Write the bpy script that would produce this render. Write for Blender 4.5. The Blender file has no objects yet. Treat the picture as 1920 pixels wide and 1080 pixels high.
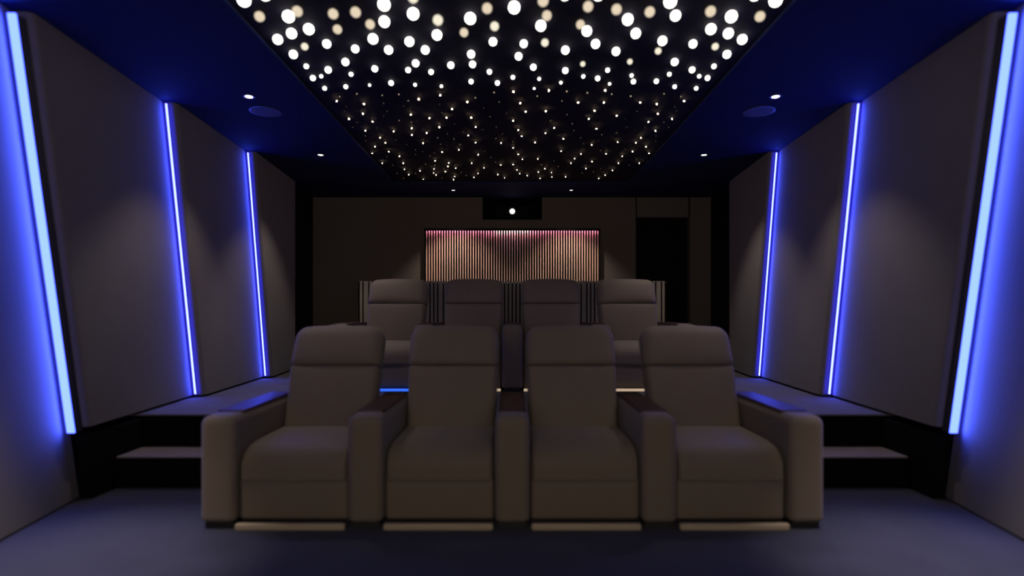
import bpy, bmesh, math, random
from mathutils import Vector, Matrix, noise
random.seed(4)
S = bpy.context.scene
COL = S.collection
F = 1050.0          # focal length in pixels of the 1920 wide frame
HZ = 583.0          # horizon row
CZ = 1.12           # camera height
CEIL = 2.67
PLAT = 0.42
XW = 2.582           # where panels meet the light strips
LEAN = 0.173

# ------------------------------------------------------------------ materials
def nodes(name):
    m = bpy.data.materials.new(name); m.use_nodes = True
    nt = m.node_tree
    return m, nt, nt.nodes['Principled BSDF']

def mat(name, col, rough=0.6, metal=0.0, spec=0.5):
    m, nt, b = nodes(name)
    b.inputs['Base Color'].default_value = (*col, 1)
    b.inputs['Roughness'].default_value = rough
    b.inputs['Metallic'].default_value = metal
    b.inputs['Specular IOR Level'].default_value = spec
    return m

def fabric(name, col, scale=400, var=0.12, bump=0.15, rough=0.85, sheen=0.0, spec=0.25, blotch=6.0):
    m, nt, b = nodes(name)
    tc = nt.nodes.new('ShaderNodeTexCoord')
    n1 = nt.nodes.new('ShaderNodeTexNoise'); n1.inputs['Scale'].default_value = scale; n1.inputs['Detail'].default_value = 3
    n2 = nt.nodes.new('ShaderNodeTexNoise'); n2.inputs['Scale'].default_value = blotch; n2.inputs['Detail'].default_value = 4
    nt.links.new(tc.outputs['Object'], n1.inputs['Vector']); nt.links.new(tc.outputs['Object'], n2.inputs['Vector'])
    add = nt.nodes.new('ShaderNodeMath'); add.operation = 'ADD'
    nt.links.new(n1.outputs['Fac'], add.inputs[0]); nt.links.new(n2.outputs['Fac'], add.inputs[1])
    ramp = nt.nodes.new('ShaderNodeValToRGB')
    ramp.color_ramp.elements[0].position = 0.25; ramp.color_ramp.elements[1].position = 0.75
    half = nt.nodes.new('ShaderNodeMath'); half.operation = 'MULTIPLY'; half.inputs[1].default_value = 0.5
    nt.links.new(add.outputs[0], half.inputs[0]); nt.links.new(half.outputs[0], ramp.inputs['Fac'])
    ramp.color_ramp.elements[0].color = (*[c*(1-var) for c in col], 1)
    ramp.color_ramp.elements[1].color = (*[c*(1+var) for c in col], 1)
    nt.links.new(ramp.outputs['Color'], b.inputs['Base Color'])
    bp = nt.nodes.new('ShaderNodeBump'); bp.inputs['Strength'].default_value = bump; bp.inputs['Distance'].default_value = 0.002
    nt.links.new(n1.outputs['Fac'], bp.inputs['Height']); nt.links.new(bp.outputs['Normal'], b.inputs['Normal'])
    b.inputs['Roughness'].default_value = rough
    b.inputs['Specular IOR Level'].default_value = spec
    b.inputs['Sheen Weight'].default_value = sheen
    return m

def wood(name, c0, c1, rough=0.2):
    m, nt, b = nodes(name)
    tc = nt.nodes.new('ShaderNodeTexCoord')
    mp = nt.nodes.new('ShaderNodeMapping'); mp.inputs['Scale'].default_value = (30, 2.5, 2.5)
    n = nt.nodes.new('ShaderNodeTexNoise'); n.inputs['Scale'].default_value = 2.0; n.inputs['Detail'].default_value = 6
    r = nt.nodes.new('ShaderNodeValToRGB')
    r.color_ramp.elements[0].color = (*c0, 1); r.color_ramp.elements[1].color = (*c1, 1)
    nt.links.new(tc.outputs['Object'], mp.inputs['Vector']); nt.links.new(mp.outputs['Vector'], n.inputs['Vector'])
    nt.links.new(n.outputs['Fac'], r.inputs['Fac']); nt.links.new(r.outputs['Color'], b.inputs['Base Color'])
    b.inputs['Roughness'].default_value = rough
    return m

def glow(name, col, strength):
    m, nt, b = nodes(name)
    b.inputs['Base Color'].default_value = (0.02, 0.02, 0.02, 1)
    b.inputs['Emission Color'].default_value = (*col, 1)
    b.inputs['Emission Strength'].default_value = strength
    return m

M = {}
M['chair'] = fabric('taupe_upholstery', (0.160, 0.127, 0.102), 700, 0.08, 0.12, 0.66, 0.10, 0.3, 9)
M['chair_side'] = M['chair']
M['tray'] = wood('mahogany_gloss', (0.017, 0.003, 0.003), (0.042, 0.005, 0.007), 0.45)
M['dark_foot'] = mat('black_foot', (0.01, 0.01, 0.01), 0.6)
M['kick_beige'] = mat('beige_satin', (0.42, 0.34, 0.25), 0.4)
M['kick_warm'] = glow('warm_kick_glow', (1.0, 0.74, 0.50), 0.50)  # back row kick strips, given a warm glow
M['kick_blue'] = glow('blue_under_led', (0.03, 0.15, 1.0), 1.1)
M['panel'] = fabric('wall_panel_fabric', (0.138, 0.122, 0.124), 260, 0.10, 0.25, 0.9, 0.1, 0.2, 3)
M['wall_dark'] = fabric('dark_wall_fabric', (0.012, 0.010, 0.012), 200, 0.1, 0.1, 0.9, 0, 0.1)
M['wall_back'] = fabric('back_wall_fabric', (0.120, 0.095, 0.082), 300, 0.10, 0.1, 0.9, 0, 0.2, 2)
M['black'] = mat('matt_black', (0.004, 0.004, 0.004), 0.8, 0, 0.1)
M['ceiling'] = fabric('navy_ceiling_paint', (0.008, 0.015, 0.060), 300, 0.05, 0.03, 0.85, 0, 0.2, 2)
M['star_panel'] = fabric('star_panel_fabric', (0.011, 0.010, 0.018), 300, 0.1, 0.05, 0.9, 0, 0.1)
M['floor_carpet'] = fabric('navy_carpet_pile', (0.032, 0.034, 0.056), 900, 0.25, 0.6, 0.95, 0.1, 0.1, 5)
M['carpet'] = fabric('carpet_pile', (0.105, 0.100, 0.125), 900, 0.25, 0.6, 0.95, 0.1, 0.1, 5)
M['tread'] = fabric('step_carpet', (0.21, 0.18, 0.17), 900, 0.2, 0.5, 0.95, 0, 0.1)
M['riser'] = mat('black_riser', (0.003, 0.002, 0.002), 0.8, 0, 0.1)
M['strip'] = glow('blue_led', (0.032, 0.053, 1.0), 12.5)
M['strip_thin'] = glow('blue_led_thin', (0.028, 0.034, 1.0), 30.0)
M['strip_case'] = mat('led_channel', (0.03, 0.03, 0.04), 0.5)
M['star_white'] = glow('star_white', (1.0, 0.95, 0.86), 5.5)
M['star_cream'] = glow('star_cream', (1.0, 0.92, 0.72), 0.95)
M['star_beige'] = glow('star_beige', (1.0, 0.83, 0.60), 0.80)
M['star_warm'] = glow('star_warm', (1.0, 0.74, 0.38), 70.0)
M['star_tiny'] = glow('star_tiny', (1.0, 0.80, 0.52), 0.9)
M['lamp'] = glow('downlight_lens', (1.0, 0.93, 0.86), 6.0)
M['lamp_rim'] = mat('downlight_rim', (0.03, 0.03, 0.03), 0.4)
M['speaker'] = mat('speaker_grille', (0.085, 0.085, 0.11), 0.7)
M['projector'] = mat('projector_case', (0.003, 0.003, 0.003), 0.7, 0, 0.1)
M['lens'] = glow('projector_lens', (1.0, 0.97, 0.95), 5.0)
M['lens_ring'] = mat('lens_ring', (0.04, 0.04, 0.04), 0.25)
M['fin'] = wood('copper_slat', (0.70, 0.42, 0.32), (0.85, 0.55, 0.43), 0.35)
M['bar_slat'] = fabric('bar_slat_wood', (0.24, 0.205, 0.165), 60, 0.15, 0.05, 0.6)
M['bar_top'] = mat('bar_top', (0.01, 0.008, 0.007), 0.25)
M['screen'] = glow('screen_fill_glow', (1.0, 0.84, 0.69), 2.6)  # warm screen glow added to fill the seats from the front
M['pink_led'] = glow('pink_led', (1.0, 0.36, 0.68), 30.0)
M['white_fill_led'] = glow('white_fill_led', (1.0, 0.85, 0.95), 45.0)  # extra light added to whiten the top centre of the slats

# ------------------------------------------------------------------ helpers
def link(name, bm, m, parent=None, smooth=False):
    me = bpy.data.meshes.new(name)
    bmesh.ops.recalc_face_normals(bm, faces=bm.faces[:])
    bm.to_mesh(me); bm.free()
    me.materials.append(m)
    if smooth:
        for p in me.polygons: p.use_smooth = True
    o = bpy.data.objects.new(name, me); COL.objects.link(o)
    if parent: o.parent = parent
    return o

def tag(o, label=None, cat=None, group=None, kind=None):
    if label: o['label'] = label
    if cat: o['category'] = cat
    if group: o['group'] = group
    if kind: o['kind'] = kind
    return o

def empty(name, loc, label, cat, group=None):
    o = bpy.data.objects.new(name, None); COL.objects.link(o); o.location = loc
    o.empty_display_size = 0.1
    return tag(o, label, cat, group)

def box(bm, x0, x1, y0, y1, z0, z1, bev=0.0, seg=2):
    r = bmesh.ops.create_cube(bm, size=1.0)
    vs = r['verts']
    for v in vs:
        v.co = Vector(((x0+x1)/2 + v.co.x*(x1-x0), (y0+y1)/2 + v.co.y*(y1-y0), (z0+z1)/2 + v.co.z*(z1-z0)))
    if bev > 0:
        es = list({e for v in vs for e in v.link_edges})
        bmesh.ops.bevel(bm, geom=es, offset=bev, segments=seg, affect='EDGES', profile=0.5)
    return bm

def prism(bm, bottom, top):
    """closed prism from two matching rings of points"""
    b = [bm.verts.new(p) for p in bottom]; t = [bm.verts.new(p) for p in top]
    n = len(b)
    bm.faces.new(b[::-1]); bm.faces.new(t)
    for i in range(n):
        bm.faces.new((b[i], b[(i+1) % n], t[(i+1) % n], t[i]))
    return b, t

def cyl(bm, c, r0, r1, h, axis='Z', seg=32):
    rot = {'Z': Matrix(), 'Y': Matrix.Rotation(math.pi/2, 4, 'X'), 'X': Matrix.Rotation(math.pi/2, 4, 'Y')}[axis]
    bmesh.ops.create_cone(bm, cap_ends=True, segments=seg, radius1=r0, radius2=r1, depth=h, matrix=Matrix.Translation(c) @ rot)
    return bm

def ring(bm, c, ro, ri, h, seg=32):
    """flat annulus facing down, extruded by h"""
    vo = []
    for z in (c[2]-h/2, c[2]+h/2):
        for r in (ro, ri):
            vo.append([bm.verts.new((c[0]+r*math.cos(2*math.pi*i/seg), c[1]+r*math.sin(2*math.pi*i/seg), z)) for i in range(seg)])
    a, b, d, e = vo
    for i in range(seg):
        j = (i+1) % seg
        bm.faces.new((a[i], a[j], b[j], b[i])); bm.faces.new((d[i], e[i], e[j], d[j]))
        bm.faces.new((a[i], d[i], d[j], a[j])); bm.faces.new((b[i], b[j], e[j], e[i]))
    return bm

def pillow(sx, sy, sz, r, n=(16, 8, 12), fn=None, low=None):
    """rounded, finely divided box about the origin; r = (rx, ry, rz) edge radii; fn shapes each point"""
    if not isinstance(r, tuple): r = (r, r, r)
    bm = bmesh.new()
    h = (sx/2, sy/2, sz/2)
    verts = {}
    def pt(u, v, w):
        k = (round(u, 5), round(v, 5), round(w, 5))
        if k in verts: return verts[k]
        p = [u*h[0], v*h[1], w*h[2]]
        q3 = (r[0], r[1], low if (low and w < 0) else r[2])
        inn = [max(-(h[i]-q3[i]), min(h[i]-q3[i], p[i])) for i in range(3)]
        d = [(p[i]-inn[i])/q3[i] for i in range(3)]
        L = math.sqrt(sum(x*x for x in d))
        if L > 1e-9:
            # map cube corner to sphere corner
            mx = max(abs(x) for x in d)
            d = [x/L*mx for x in d]
        q = Vector([inn[i]+d[i]*q3[i] for i in range(3)])
        if fn: q = fn(q, u, v, w)
        verts[k] = bm.verts.new(q)
        return verts[k]
    def coords(k, i):
        # denser near the rounded edges
        rr = min(0.9, r[i]/h[i])
        m = 5
        out = [-1 + rr*(t/m) for t in range(m)]
        out += [-1+rr + (2-2*rr)*t/k for t in range(k)]
        out += [1-rr + rr*(t/m) for t in range(m+1)]
        return out
    A = [coords(n[i], i) for i in range(3)]
    for ax in range(3):
        o1, o2 = [(1, 2), (2, 0), (0, 1)][ax]
        for s in (-1, 1):
            for a in range(len(A[o1])-1):
                for b in range(len(A[o2])-1):
                    quad = []
                    for (ia, ib) in ((a, b), (a+1, b), (a+1, b+1), (a, b+1)):
                        c = [0, 0, 0]; c[ax] = s; c[o1] = A[o1][ia]; c[o2] = A[o2][ib]
                        quad.append(pt(*c))
                    if s < 0: quad.reverse()
                    try: bm.faces.new(quad)
                    except ValueError: pass
    return bm

def move(bm, m):
    bmesh.ops.transform(bm, matrix=m, verts=bm.verts[:]); return bm

def children(o): return [c for c in bpy.data.objects if c.parent == o]
def copy_tree(o, parent=None):
    c = o.copy(); COL.objects.link(c)
    if parent: c.parent = parent
    for ch in children(o): copy_tree(ch, c)
    return c

# ------------------------------------------------------------------ room shell
b = bmesh.new(); box(b, -2.9, 2.9, -2.3, 7.9, -0.12, 0.0)
tag(link('floor', b, M['floor_carpet']), kind='structure')

# raised platform carrying the back row, with a carpet top
b = bmesh.new(); box(b, -2.62, 2.62, 3.80, 7.76, 0.0, PLAT-0.012)
pf = tag(link('platform', b, M['riser']), 'black fronted platform carrying the back row of seats', kind='structure')
b = bmesh.new(); box(b, -2.62, 2.62, 3.795, 7.76, PLAT-0.012, PLAT, 0.003)
link('platform_carpet', b, M['carpet'], pf)
# steps at both sides
for s, nm in ((-1, 'left'), (1, 'right')):
    b = bmesh.new(); box(b, min(s*1.66, s*2.50), max(s*1.66, s*2.50), 3.54, 3.80, 0.0, 0.19)
    st = tag(link('step', b, M['riser']), 'black carpeted step up to the platform beside the %s wall' % nm, kind='structure')
    b = bmesh.new(); box(b, min(s*1.66, s*2.50), max(s*1.66, s*2.50), 3.535, 3.80, 0.19, 0.202, 0.004)
    link('tread', b, M['tread'], st)

for s, nm in ((-1, 'left'), (1, 'right')):
    xs = sorted((s*2.72, s*2.86))
    b = bmesh.new(); box(b, xs[0], xs[1], -2.3, 7.9, 0.0, 2.78)
    tag(link('wall_'+nm, b, M['wall_dark']), kind='structure')
    # black plinth under the second panel, between floor and platform level
    xs = sorted((s*2.505, s*2.719))
    b = bmesh.new(); box(b, xs[0], xs[1], 3.335, 3.80, 0.0, PLAT-0.03)
    tag(link('baseboard_'+nm, b, M['black']), kind='structure')

b = bmesh.new(); box(b, -2.9, 2.9, -2.45, -2.3, 0.0, 2.78)
tag(link('wall_front', b, M['wall_dark']), kind='structure')

# back wall with projector niche (top centre) and doorway (right)
YB = 7.64
def pxX(px, d): return (px-960.5)/F*d
def pyZ(py, d): return CZ+(HZ-py)/F*d
DX0, DX1 = pxX(1192, YB), pxX(1292.5, YB); DZ = pyZ(407, YB)
NX = 0.405; NZ = pyZ(412, YB)
b = bmesh.new()
box(b, -2.719, -NX, YB, YB+0.12, PLAT, 2.78)
box(b, -NX, NX, YB, YB+0.12, PLAT, NZ)
box(b, NX, DX0, YB, YB+0.12, PLAT, 2.78)
box(b, DX1+0.012, pxX(1333, YB), YB, YB+0.12, PLAT, 2.78)
box(b, DX0+0.02, DX1-0.012, YB+0.005, YB+0.12, DZ, 2.78)
box(b, -2.9, 2.9, YB+0.55, YB+0.6, 0, 2.78)
tag(link('wall_back', b, M['wall_back']), kind='structure')
b = bmesh.new()                                          # black niche lining
box(b, -NX-0.001, -NX+0.012, YB+0.004, YB+0.5, NZ, CEIL); box(b, NX-0.012, NX+0.001, YB+0.004, YB+0.5, NZ, CEIL)
box(b, -NX, NX, YB+0.004, YB+0.5, NZ-0.02, NZ+0.01); box(b, -NX, NX, YB+0.5, YB+0.52, NZ-0.02, CEIL)
tag(link('trim_1', b, M['black']), 'black lined projector niche at the top of the back wall', kind='structure')
b = bmesh.new()
box(b, DX0-0.002, DX1+0.012, YB+0.13, YB+0.17, PLAT, 2.7)
dl = tag(link('door_1', b, M['black']), 'black door in the dark doorway at the right of the back wall', kind='structure')
b = bmesh.new(); cyl(b, (DX0+0.07, YB+0.115, PLAT+1.0), 0.012, 0.012, 0.05, 'Y', 16); box(b, DX0+0.06, DX0+0.18, YB+0.08, YB+0.095, PLAT+0.99, PLAT+1.01, 0.004)
link('door_handle', b, M['dark_foot'], dl)

# ceiling with a shallow opening for the star panel
SX0, SX1, SY0, SY1 = -1.435, 1.413, 0.3, 6.78
ZST = CEIL+0.014
b = bmesh.new()
box(b, -2.9, SX0, -2.3, 7.9, CEIL, CEIL+0.12); box(b, SX1, 2.9, -2.3, 7.9, CEIL, CEIL+0.12)
box(b, SX0, SX1, -2.3, SY0, CEIL, CEIL+0.12); box(b, SX0, SX1, SY1, 8.2, CEIL, CEIL+0.12)
box(b, -2.9, SX0, 7.9, 8.2, CEIL, CEIL+0.12); box(b, SX1, 2.9, 7.9, 8.2, CEIL, CEIL+0.12)
tag(link('ceiling', b, M['ceiling']), kind='structure')
b = bmesh.new(); box(b, SX0+0.003, SX1-0.003, SY0+0.003, SY1-0.003, ZST, CEIL+0.12, 0.004)
tag(link('star_ceiling_panel', b, M['star_panel']), 'black ceiling panel dotted with star lights, set into the navy ceiling', 'ceiling panel')

# ------------------------------------------------------------------ wall panels and light strips
YS = [3.28, 4.54, 5.82]                                   # strip position at platform level
def lean(y, z): return y - LEAN*(z-PLAT)
def wall_panel(side, y0, y1, x0, x1, z0, label, lean1=True):
    """slanted upholstered panel: near edge (y0, x0) proud of the wall, far edge (y1, x1) sunk towards it"""
    z1 = CEIL-0.004
    bm = bmesh.new()
    rr = 0.035
    def rg(z):
        n0 = lean(y0, z); n1 = lean(y1, z) if lean1 else y1
        pts = [(x1, n1), (2.70, n1), (2.70, n0)]
        for k in range(5):                                # rounded near edge
            a = math.pi/2*k/4
            pts.append((x0+rr-rr*math.sin(a), n0+rr-rr*math.cos(a)))
        return [Vector((side*x, y, z)) for x, y in pts]
    # a softly rounded rim at the top and foot of the face
    prism(bm, rg(z0), rg(z1))
    o = link('acoustic_wall_panel', bm, M['panel'], None, False)
    tag(o, label, 'wall panel', 'slanted acoustic panels on the side walls')
    return o
for s, nm in ((-1, 'left'), (1, 'right')):
    # panel nearest the camera goes down to the floor
    wall_panel(s, YS[0]-1.27, YS[0]-0.012, 2.385, XW, 0.012, 'full-height grey upholstered panel nearest the camera on the %s wall' % nm)
    wall_panel(s, YS[0]-2.56, YS[0]-1.29, 2.385, XW, 0.012, 'full-height grey upholstered panel beside the camera on the %s wall' % nm)
    wall_panel(s, YS[0], YS[1]-0.02, 2.485, XW, PLAT+0.02, 'broad grey upholstered panel above the steps on the %s wall' % nm)
    wall_panel(s, YS[1], YS[2]-0.02, 2.495, XW, PLAT+0.02, 'grey upholstered panel between two blue light strips beside the back seats, %s wall' % nm)
    wall_panel(s, YS[2], 6.68, 2.495, 2.59, PLAT+0.02, 'narrow grey upholstered panel closest to the back wall, %s wall' % nm, False)

def light_strip(side, x, y, z0, z1, w, label):
    root = empty('light_strip', (side*x, lean(y, z0), z0), label, 'light strip', 'blue light strips on the side walls')
    t = Vector((0, -LEAN*(z1-z0), z1-z0))
    big = w > 0.02
    for nm, half, ya, yb, m in (('channel', w/2-0.001, 0.0, 0.055 if big else 0.011, M['strip_case']),
                                ('diffuser', w/2, -0.012, 0.0, M['strip'] if big else M['strip_thin'])):
        bm = bmesh.new()
        bot = [Vector((-half, ya, 0)), Vector((half, ya, 0)), Vector((half, yb, 0)), Vector((-half, yb, 0))]
        prism(bm, bot, [p+t for p in bot])
        link(nm, bm, m, root)
    # the light the strip throws, from the face of its diffuser
    L = bpy.data.lights.new('strip_light', 'AREA'); L.shape = 'RECTANGLE'
    L.size = w; L.size_y = t.length; L.color = (0.06, 0.11, 1.0)
    L.energy = 15.0 if big else 4.5
    lo = bpy.data.objects.new('strip_light', L); COL.objects.link(lo)
    lo.location = root.location + t*0.5 + Vector((0, -0.0145, 0))
    lo.rotation_euler = (-math.pi/2+math.atan(LEAN), 0, 0)
    return root
where = ['nearest the camera, beside the steps', 'between the two broad panels', 'farthest back, beside the back seats']
ws = [0.039, 0.010, 0.010]
for s, nm in ((-1, 'left'), (1, 'right')):
    for i in range(3):
        light_strip(s, 2.532 if i == 0 else 2.556, YS[i]-(0.06 if i == 0 else 0.013), PLAT+(0.0 if i == 0 else 0.03), CEIL-(0.045 if i == 0 else 0.02), ws[i], 'slanted blue light strip %s, %s wall' % (where[i], nm))

# ------------------------------------------------------------------ star lights, measured in 3x enlargements of the photo (x, y, diameter)
LEFT = """52 0 78 w;170 -32 74 w;140 93 58 b;302 93 70 w;352 64 60 b;320 188 60 w;417 164 63 w;242 222 58 w;394 262 42 c;330 306 50 w;554 78 58 b;680 69 60 b;578 165 52 b;762 137 54 b;840 25 74 w;842 122 65 w;778 219 60 w;518 247 50 w;678 275 46 w;623 349 44 w;526 393 40 w;403 373 30 w;440 439 33 w;487 429 23 w;655 418 27 w;788 387 38 w;866 281 50 w;983 234 56 w;1004 78 70 w;1003 -15 64 c;1143 113 60 c;1138 197 60 w;1072 281 50 w;1018 356 43 w;976 394 33 w;1105 405 32 w;1325 104 68 w;1290 183 50 b;1420 47 60 b;1462 148 52 c;1453 235 49 w;1572 42 72 w;1626 246 47 w;1597 317 45 w;1330 305 47 w;1216 367 41 w;1338 362 41 w;1433 404 31 w;1565 435 26 w
506 497 26 w;625 488 27 w;759 479 18 w;880 467 32 w;1015 477 22 w;1163 485 20 w;1157 536 20 g;1330 459 30 w;1478 467 30 w;1459 520 12 t;1568 516 24 g;573 569 18 g;591 544 10 t;687 528 11 t;830 536 10 t;923 531 11 t;976 567 8 t;1035 558 18 g;727 585 14 g;722 640 13 g;643 669 14 g;776 685 14 g;736 735 12 g;838 582 4 t;857 625 4 t;838 654 4 t;925 678 7 t;950 597 4 t;991 645 13 g;994 687 6 t;996 722 11 g;997 759 11 g;1034 617 4 t;895 739 12 g;1096 665 13 g;1080 748 11 g;1060 805 10 g;1151 715 11 g;1167 634 4 t;1152 587 4 t;1192 662 12 g;1223 614 13 g;1309 573 15 g;1354 550 10 t;1311 637 5 t;1331 662 12 g;1356 714 11 g;1314 762 11 g;1355 802 10 g;1284 743 4 t;1236 697 4 t;1233 781 6 t;1197 753 4 t;1142 775 7 t;1159 811 5 t;1167 855 10 g;1260 843 10 g;1267 815 5 t;1370 870 9 g;1333 918 8 g;1402 945 8 g;1368 975 8 g;1346 998 8 g;1396 729 4 t;1437 657 4 t;1401 609 4 t;1488 573 6 t;1529 636 4 t
1567 679 12 g;1595 731 11 g;1615 766 10 g;1606 580 14 g;1637 628 12 g;1472 714 4 t;1506 752 4 t;1469 780 6 t;1499 805 9 g;1566 832 9 g;1564 797 5 t;1595 868 8 g;1619 896 8 g;1566 925 8 g;1588 956 7 g;1603 978 7 g;1646 988 7 g;1497 927 8 g;1480 981 7 g;1518 1001 8 g;1440 885 4 t;1467 912 4 t;1407 851 4 t;818 775 10 g;848 803 10 g;790 825 10 g;867 853 10 g;774 862 9 g;927 879 10 g;831 918 9 g;948 918 8 g;955 953 8 g;979 983 8 g;1043 961 8 g;1062 1008 7 g;1127 905 9 g;1126 930 5 t;1122 951 7 g;1119 973 7 g;1134 984 7 g;1205 917 8 g;1199 936 7 g;1186 966 7 g;1244 946 7 g;1238 993 7 g;1231 1010 7 g;1074 924 5 t;1165 1002 4 t;663 716 4 t;688 688 4 t;627 600 4 t;618 624 4 t;735 765 4 t;738 793 4 t;798 718 4 t;908 787 4 t;969 811 4 t;1017 843 4 t;1017 869 4 t;1057 852 4 t;1100 878 4 t;1123 860 4 t;890 930 4 t;914 975 4 t;950 1003 4 t;857 880 4 t;1275 968 4 t;1302 987 5 t;1017 975 4 t"""
RIGHT = """222 145 63 w;235 5 64 b;256 88 57 b;245 240 45 c;357 -32 70 w;360 282 49 w;180 378 38 w;445 138 52 b;481 175 60 w;488 37 60 b;545 -30 70 w;530 247 53 w;648 53 60 b;711 110 66 w;756 188 59 w;645 289 49 w;835 67 59 b;906 230 55 w;882 287 39 c;950 8 76 w;980 88 62 w;1177 64 60 b;1179 164 62 w;1294 93 70 w;1277 188 60 w;1355 222 57 w;1455 93 58 b;1543 2 76 w;1425 -30 70 w;1078 247 49 w;1203 262 41 c;1269 306 48 w;975 349 44 w;1073 393 37 w;1196 373 30 w;723 347 33 c;458 360 31 c;360 397 37 w;598 395 28 w;733 425 24 w;743 459 30 w;945 418 26 w;1113 429 24 w;1160 439 32 w;872 457 30 w;461 430 24 w;542 441 31 w;335 465 20 w;609 472 19 w;975 488 25 w;1096 497 25 w;213 444 22 w;185 498 16 w;267 509 25 g;202 541 11 t;341 568 8 t;368 514 14 t;484 522 13 t;584 509 24 g;621 530 11 t;728 541 13 t;915 528 11 t;1011 544 10 t
577 577 15 g;432 577 17 g;781 577 16 g;874 585 14 g;1028 569 18 g;880 640 13 g;960 669 13 g;827 686 13 g;867 736 12 g;250 626 14 g;524 623 13 g;492 668 12 g;649 651 13 g;535 724 12 g;298 719 11 g;248 749 11 g;349 781 10 g;190 801 10 g;508 815 10 g;655 800 10 g;785 775 10 g;757 803 9 g;814 825 9 g;831 862 9 g;738 853 9 g;680 879 9 g;659 918 8 g;776 918 9 g;625 959 8 g;584 985 7 g;548 1004 7 g;589 865 9 g;510 909 8 g;448 866 9 g;412 892 8 g;391 918 8 g;476 948 7 g;336 850 9 g;205 894 8 g;245 949 8 g;208 968 7 g;219 1003 7 g;282 971 7 g;285 996 7 g;361 995 8 g;226 926 5 t;321 936 5 t;296 906 4 t;559 846 5 t;565 758 6 t;648 748 6 t;369 645 6 t;399 696 6 t;276 679 6 t;408 735 4 t;446 775 4 t;545 791 4 t;463 808 4 t;705 716 4 t;695 672 4 t;764 626 4 t;807 718 4 t;915 688 4 t;941 716 4 t;975 601 4 t;986 624 4 t;870 765 4 t;868 793 4 t;696 840 4 t;762 893 4 t;719 930 4 t;518 966 5 t;455 973 4 t;558 948 4 t;324 760 4 t"""
KIND = {
 'w': ('star_white', 'round white star light glowing as a solid bright disc, front half of the ceiling panel', 'bright white star lights'),
 'c': ('star_cream', 'round pale cream star light, a little dimmer than the white ones around it', 'pale cream star lights'),
 'b': ('star_beige', 'round dim beige star light among the large white ones near the camera', 'dim beige star lights'),
 'g': ('star_warm', 'small golden star light with a warm halo in the far half of the ceiling panel', 'golden haloed star lights'),
 't': ('star_tiny', 'tiny pinpoint star light without a halo between the brighter stars', 'pinpoint star lights')}
star_mesh = {}
for k, (m, l, g) in KIND.items():
    bm = bmesh.new(); bmesh.ops.create_icosphere(bm, subdivisions=2, radius=1.0)
    if k == 'g': cyl(bm, (0, 0, 2.75), 0.25, 0.25, 3.7, 'Z', 8)      # short light-fibre stem up to the panel
    me = bpy.data.meshes.new('star_light'); bm.to_mesh(me); bm.free()
    for p in me.polygons: p.use_smooth = True
    me.materials.append(M[m]); star_mesh[k] = me
    if k == 'g':
        me.materials.append(M['black'])
        for p in me.polygons:
            if p.center.z > 0.99: p.material_index = 1
FOC, APER = 6.6, 0.030
for data, ox in ((LEFT, 440.0), (RIGHT, 940.0)):
    for rec in data.replace('\n', ';').split(';'):
        a = rec.split(); px = ox+float(a[0])/3; py = float(a[1])/3; dia = float(a[2])/3; k = a[3]
        d = F*(ZST-0.012-CZ)/(HZ-py)
        blur = F*APER*abs(1/d-1/FOC)
        size = max(dia-blur*(0.45 if k in 'wg' else 0.2), dia*0.42)      # what the lens blur does not account for
        if k == 'g': size = max(1.7, dia*0.48)
        if k == 't': size = max(0.7, dia*0.5)
        r = size/2/F*d
        if k in 'wcb': r = max(r, 0.004)
        if k == 'g': r = 0.0038
        z = ZST-r*0.8 if k != 'g' else ZST-r*4.6
        d = F*(z-CZ)/(HZ-py)
        o = bpy.data.objects.new('star_light', star_mesh[k]); COL.objects.link(o)
        o.location = (pxX(px, d), d, z); o.scale = (r, r, r)
        tag(o, KIND[k][1], 'star light', KIND[k][2])

# ------------------------------------------------------------------ downlights and ceiling speakers
def downlight(x, y, label, group='round downlights in the ceiling', watts=20, size=92, r=0.026, blend=0.55):
    root = empty('downlight', (x, y, CEIL), label, 'downlight', group)
    b = bmesh.new(); ring(b, (0, 0, -0.003), r+0.014, r, 0.006); link('rim', b, M['lamp_rim'], root)
    b = bmesh.new(); cyl(b, (0, 0, -0.002), r, r, 0.004); link('lens', b, M['lamp'], root)
    L = bpy.data.lights.new('downlight_beam', 'SPOT'); L.energy = watts; L.color = (1.0, 0.86, 0.74)
    L.spot_size = math.radians(size); L.spot_blend = blend; L.shadow_soft_size = 0.03
    lo = bpy.data.objects.new('downlight_beam', L); COL.objects.link(lo); lo.location = (x, y, CEIL-0.012)
    return root
W = 38
for s, nm in ((-1, 'left'), (1, 'right')):
    downlight(s*1.90, 4.04, 'small round downlight in front of the ceiling speaker, %s side' % nm, watts=W)
    downlight(s*1.90, 5.55, 'small round downlight beyond the ceiling speaker, %s side' % nm, watts=W)
    downlight(s*1.95, 2.38, 'small round downlight above the floor before the steps, %s side' % nm, watts=330, size=40, blend=1.0)
    downlight(s*0.755, 7.17, 'small round downlight over the slatted wall panel, %s one of the pair' % nm, watts=80, size=92, r=0.02)
for s, nm in ((-1, 'left'), (1, 'right')):
    root = empty('ceiling_speaker', (s*1.914, 4.345, CEIL), 'round grey speaker grille flush in the navy ceiling, %s side' % nm, 'ceiling speaker', 'round ceiling speakers')
    b = bmesh.new(); ring(b, (0, 0, -0.003), 0.116, 0.108, 0.006, 48); link('rim', b, M['lamp_rim'], root)
    b = bmesh.new(); cyl(b, (0, 0, -0.002), 0.108, 0.108, 0.004, 'Z', 48); link('grille', b, M['speaker'], root)

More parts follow.
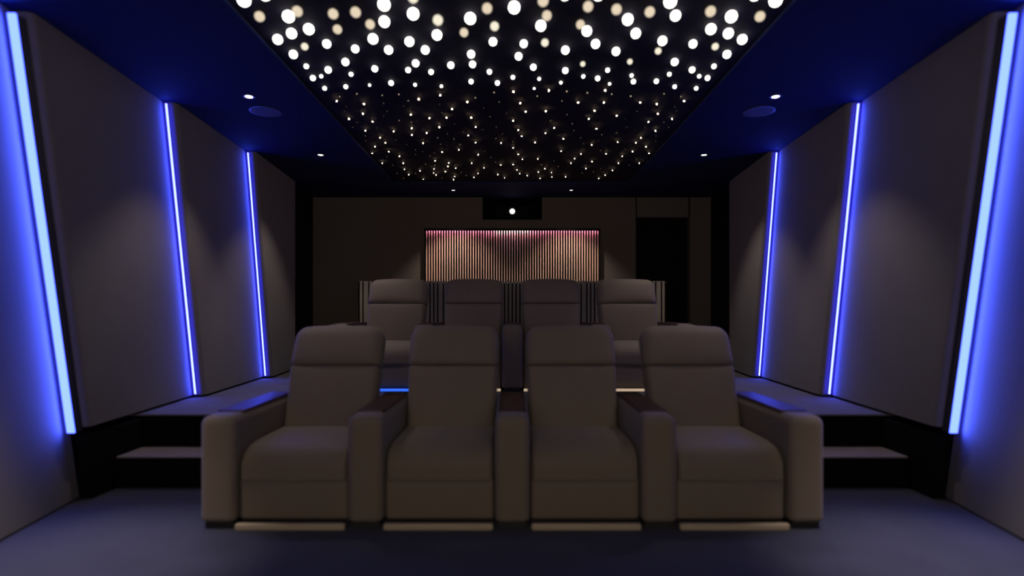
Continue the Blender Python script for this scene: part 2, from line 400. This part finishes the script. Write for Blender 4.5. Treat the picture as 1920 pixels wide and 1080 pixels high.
# ------------------------------------------------------------------ projector in its niche
root = empty('projector', (0, YB+0.06, NZ+0.01), 'black ceiling projector in the dark niche, its lens lit white', 'projector')
b = bmesh.new(); box(b, -0.24, 0.24, 0, 0.36, 0.02, 0.20, 0.02, 3); link('body', b, M['projector'], root)
zl = pyZ(395.5, YB)-NZ-0.01
b = bmesh.new(); cyl(b, (0, -0.012, zl), 0.055, 0.05, 0.03, 'Y', 32); lr = link('lens_ring', b, M['lens_ring'], root)
b = bmesh.new(); cyl(b, (0, -0.03, zl), 0.034, 0.034, 0.006, 'Y', 32); link('lens', b, M['lens'], lr)
for s in (-1, 1):
    b = bmesh.new(); cyl(b, (s*0.18, 0.06, 0.01), 0.018, 0.018, 0.02, 'Z', 16); link('foot', b, M['dark_foot'], root)

# ------------------------------------------------------------------ slatted panel on the back wall
PX0, PX1 = pxX(797, YB), pxX(1124, YB); PZ1 = pyZ(430, YB); PZ0 = PLAT+0.75
root = empty('slatted_wall_panel', ((PX0+PX1)/2, YB, PZ0), 'wide panel of thin upright copper slats on the back wall', 'slatted panel')
hw = (PX1-PX0)/2; hh = PZ1-PZ0
b = bmesh.new(); box(b, -hw, hw, -0.012, -0.001, 0, hh); link('backing', b, M['black'], root)
b = bmesh.new()
box(b, -hw, -hw+0.018, -0.062, -0.012, 0, hh); box(b, hw-0.018, hw, -0.062, -0.012, 0, hh)
box(b, -hw, hw, -0.085, -0.012, hh-0.014, hh); box(b, -hw, hw, -0.085, -0.078, hh-0.030, hh-0.014); box(b, -hw, hw, -0.062, -0.012, 0, 0.018)
link('frame', b, M['black'], root)
b = bmesh.new()
N = 67; p0, p1 = -hw+0.028, hw-0.028
for i in range(N):
    x = p0+(p1-p0)*i/(N-1)
    box(b, x-0.0058, x+0.0058, -0.045, -0.012, 0.018, hh-0.018)
link('slat', b, M['fin'], root)
b = bmesh.new(); box(b, -hw+0.03, hw-0.03, -0.074, -0.062, hh-0.019, hh-0.0142); link('led_strip', b, M['pink_led'], root)
b = bmesh.new(); box(b, -0.24, 0.24, -0.0615, -0.053, hh-0.019, hh-0.0142); tag(link('led_strip', b, M['white_fill_led'], root), 'short white light added to brighten the middle of the top')

# ------------------------------------------------------------------ slatted bar counter behind the back row
YBAR = 6.45
bx = pxX(1250, YBAR)
bz = pyZ(527, YBAR)-PLAT
root = empty('bar_counter', (0, YBAR, PLAT), 'low bar counter with grey upright slats behind the back row of seats', 'bar counter')
b = bmesh.new(); box(b, -bx, bx, 0.014, 0.40, 0, bz-0.03); link('body', b, M['black'], root)
b = bmesh.new(); box(b, -bx-0.004, bx+0.004, 0.0, 0.44, bz-0.03, bz-0.004, 0.004); link('counter_top', b, M['bar_top'], root)
b = bmesh.new()
half = []
x = 0.008; pat = [0.028, 0.028, 0.05, 0.028, 0.028, 0.05, 0.028]; i = 0
while x < bx-0.02:
    w = min(pat[i % 7], bx-x); half.append((x, x+w)); x += w+0.016; i += 1
for (u, v) in half:
    box(b, u, v, -0.012, 0.014, 0.03, bz); box(b, -v, -u, -0.012, 0.014, 0.03, bz)
link('slat', b, M['bar_slat'], root)

# ------------------------------------------------------------------ recliner seats
PITCH = 0.757; SW = 0.572; AW = PITCH-SW
# local frame: x across, y away from the screen (0 = front of the arms), z up from the floor
def chair_arm(parent, x, label=None):
    def fn(q, u, v, w):
        return q
    bm = pillow(AW-0.004, 0.86, 0.545, (0.045, 0.035, 0.05), (4, 10, 8), fn, 0.015)
    move(bm, Matrix.Translation((x, 0.43, 0.035+0.2725)))
    a = link('armrest', bm, M['chair'], parent, True)
    bm = pillow(AW-0.035, 0.70, 0.014, (0.02, 0.02, 0.006), (4, 8, 1))
    move(bm, Matrix.Translation((x, 0.14+0.35, 0.582)))
    link('tray', bm, M['tray'], a, True)
    bm = bmesh.new(); box(bm, x-AW/2+0.02, x+AW/2-0.02, 0.03, 0.82, 0.0, 0.045)
    link('foot', bm, M['dark_foot'], a)
    return a

def tilt_back(bm):
    """lean the back about its foot and place it"""
    return move(bm, Matrix.Translation((0, 0.545, 0.36)) @ Matrix.Rotation(math.radians(-20.5), 4, 'X'))

def make_chair(left_arm, kick):
    root = bpy.data.objects.new('recliner_seat', None); COL.objects.link(root)
    # seat cushion with a rolled front edge
    def fseat(q, u, v, w):
        if w > 0: q.z += 0.014*(1-u*u)*(1-v*v)*1.0
        t = max(0.0, (-q.y-0.10)/0.20)
        q.z -= 0.030*t*t
        if v < 0: q.y -= 0.012*(1-u*u)
        return q
    bm = pillow(SW-0.006, 0.60, 0.170, (0.022, 0.085, 0.075), (12, 10, 5), fseat, 0.03)
    move(bm, Matrix.Translation((0, 0.035+0.30, 0.327)))
    link('seat_cushion', bm, M['chair'], root, True)
    # folded footrest panel
    def ffoot(q, u, v, w):
        if v < 0: q.y -= 0.006*(1-u**4)*(1-w**4)
        return q
    bm = pillow(SW-0.010, 0.10, 0.218, (0.018, 0.018, 0.018), (10, 2, 8), ffoot)
    move(bm, Matrix.Translation((0, 0.095, 0.040+0.104)))
    link('footrest', bm, M['chair'], root, True)
    bm = bmesh.new(); box(bm, -SW/2+0.01, SW/2-0.01, 0.12, 0.62, 0.005, 0.27); link('base', bm, M['dark_foot'], root)
    bm = pillow(SW-0.012, 0.03, 0.034, (0.012, 0.008, 0.008), (8, 1, 1)); move(bm, Matrix.Translation((0, 0.0, 0.017)))
    link('kick_strip', bm, kick, root, True)
    # backrest: lower cushion and headrest
    def fback(q, u, v, w):
        if v < 0: q.y -= 0.014*(1-u*u)*(1-w*w)
        return q
    bm = pillow(0.572, 0.15, 0.445, (0.035, 0.045, 0.012), (12, 3, 10), fback); 
    for vtx in bm.verts: vtx.co.z += 0.2225; vtx.co.y += 0.075
    # narrow slightly towards the seat
    for vtx in bm.verts: vtx.co.x *= 0.945+0.055*min(1, max(0, vtx.co.z/0.44))
    link('backrest', tilt_back(bm), M['chair'], root, True)
    def fhead(q, u, v, w):
        if v < 0: q.y -= 0.016*(1-u*u*0.8)*(1-w*w)
        if w > 0: q.z += 0.016*(1-u*u)*max(0, w)
        return q
    bm = pillow(0.576, 0.160, 0.270, (0.070, 0.050, 0.080), (12, 3, 8), fhead, 0.012)
    for vtx in bm.verts:
        c = vtx.co; c.z += 0.448+0.135; c.y += 0.077
        c.y += 0.12*max(0, c.z-0.50)
    link('headrest', tilt_back(bm), M['chair'], root, True)
    bm = pillow(0.53, 0.05, 0.64, (0.03, 0.02, 0.03), (8, 1, 8))
    for vtx in bm.verts: vtx.co.z += 0.32; vtx.co.y += 0.165
    link('back_shell', tilt_back(bm), M['chair'], root, True)
    chair_arm(root, SW/2+AW/2)
    if left_arm: chair_arm(root, -SW/2-AW/2)
    return root

def slim_kick(m):
    bm = pillow(SW-0.012, 0.02, 0.022, (0.008, 0.006, 0.006), (8, 1, 1)); move(bm, Matrix.Translation((0, 0.0, 0.024)))
    me = bpy.data.meshes.new('kick_strip'); bm.to_mesh(me); bm.free(); me.materials.append(m)
    return me
proto_end = make_chair(True, M['kick_beige'])
proto = make_chair(False, M['kick_beige'])
def seat(x, y, z, first, label, group, kick=None):
    src = proto_end if first else proto
    if src.get('used'): o = copy_tree(src)
    else: o = src
    src['used'] = 1
    o.location = (x, y, z)
    if kick:
        for c in children(o):
            if c.name.startswith('kick_strip'):
                c.data = slim_kick(kick)
    return tag(o, label, 'cinema seat', group)
pos = ['at the left end of the', 'second from the left in the', 'second from the right in the', 'at the right end of the']
FY, BY = 2.865, 4.79
later = []
for i in range(4):
    x = (i-1.5)*PITCH
    later.append(seat(x, FY, 0.0, i == 0, 'taupe upholstered recliner seat %s front row, on the floor' % pos[i], 'recliner seats in the front row'))
for i in range(4):
    x = (i-1.5)*PITCH
    glowtxt = ' with blue light below' if i == 0 else ''
    later.append(seat(x, BY, PLAT, i == 0, 'taupe recliner seat %s raised back row%s' % (pos[i], glowtxt), 'recliner seats in the back row', M['kick_blue'] if i == 0 else M['kick_warm']))
for o in (proto, proto_end):
    if 'used' in o: del o['used']
for o in later:
    if 'used' in o: del o['used']

# ------------------------------------------------------------------ projection screen on the unseen front wall, its warm glow added as front fill
root = empty('fill_screen', (0, -2.3, 0.7), 'wide unseen screen on the front wall, its glow added as fill for the seats', 'projection screen')
b = bmesh.new(); box(b, -1.75, 1.75, 0.012, 0.03, 0, 1.75); link('canvas', b, M['screen'], root)
b = bmesh.new()
box(b, -1.81, -1.75, 0.0, 0.05, -0.06, 1.81); box(b, 1.75, 1.81, 0.0, 0.05, -0.06, 1.81)
box(b, -1.75, 1.75, 0.0, 0.05, -0.06, 0); box(b, -1.75, 1.75, 0.0, 0.05, 1.75, 1.81)
link('frame', b, M['black'], root)

# ------------------------------------------------------------------ world, camera, view
w = bpy.data.worlds.new('World'); S.world = w; w.use_nodes = True
w.node_tree.nodes['Background'].inputs['Color'].default_value = (0, 0, 0, 1)
w.node_tree.nodes['Background'].inputs['Strength'].default_value = 0
cam = bpy.data.cameras.new('camera'); co = bpy.data.objects.new('camera', cam); COL.objects.link(co)
co.location = (0, 0, CZ); co.rotation_euler = (math.pi/2, 0, 0)
cam.sensor_width = 36.0; cam.lens = F/1920*36; cam.shift_y = (HZ-540)/1920; cam.shift_x = -0.5/1920
cam.clip_start = 0.05
cam.dof.use_dof = True; cam.dof.focus_distance = FOC
cam.dof.aperture_fstop = cam.lens/1000/APER
S.camera = co
S.view_settings.view_transform = 'Standard'; S.view_settings.look = 'None'
S.view_settings.gamma = 1.0; S.view_settings.use_curve_mapping = False
S.view_settings.exposure = 0.0
S.cycles.use_denoising = True
S.cycles.max_bounces = 8
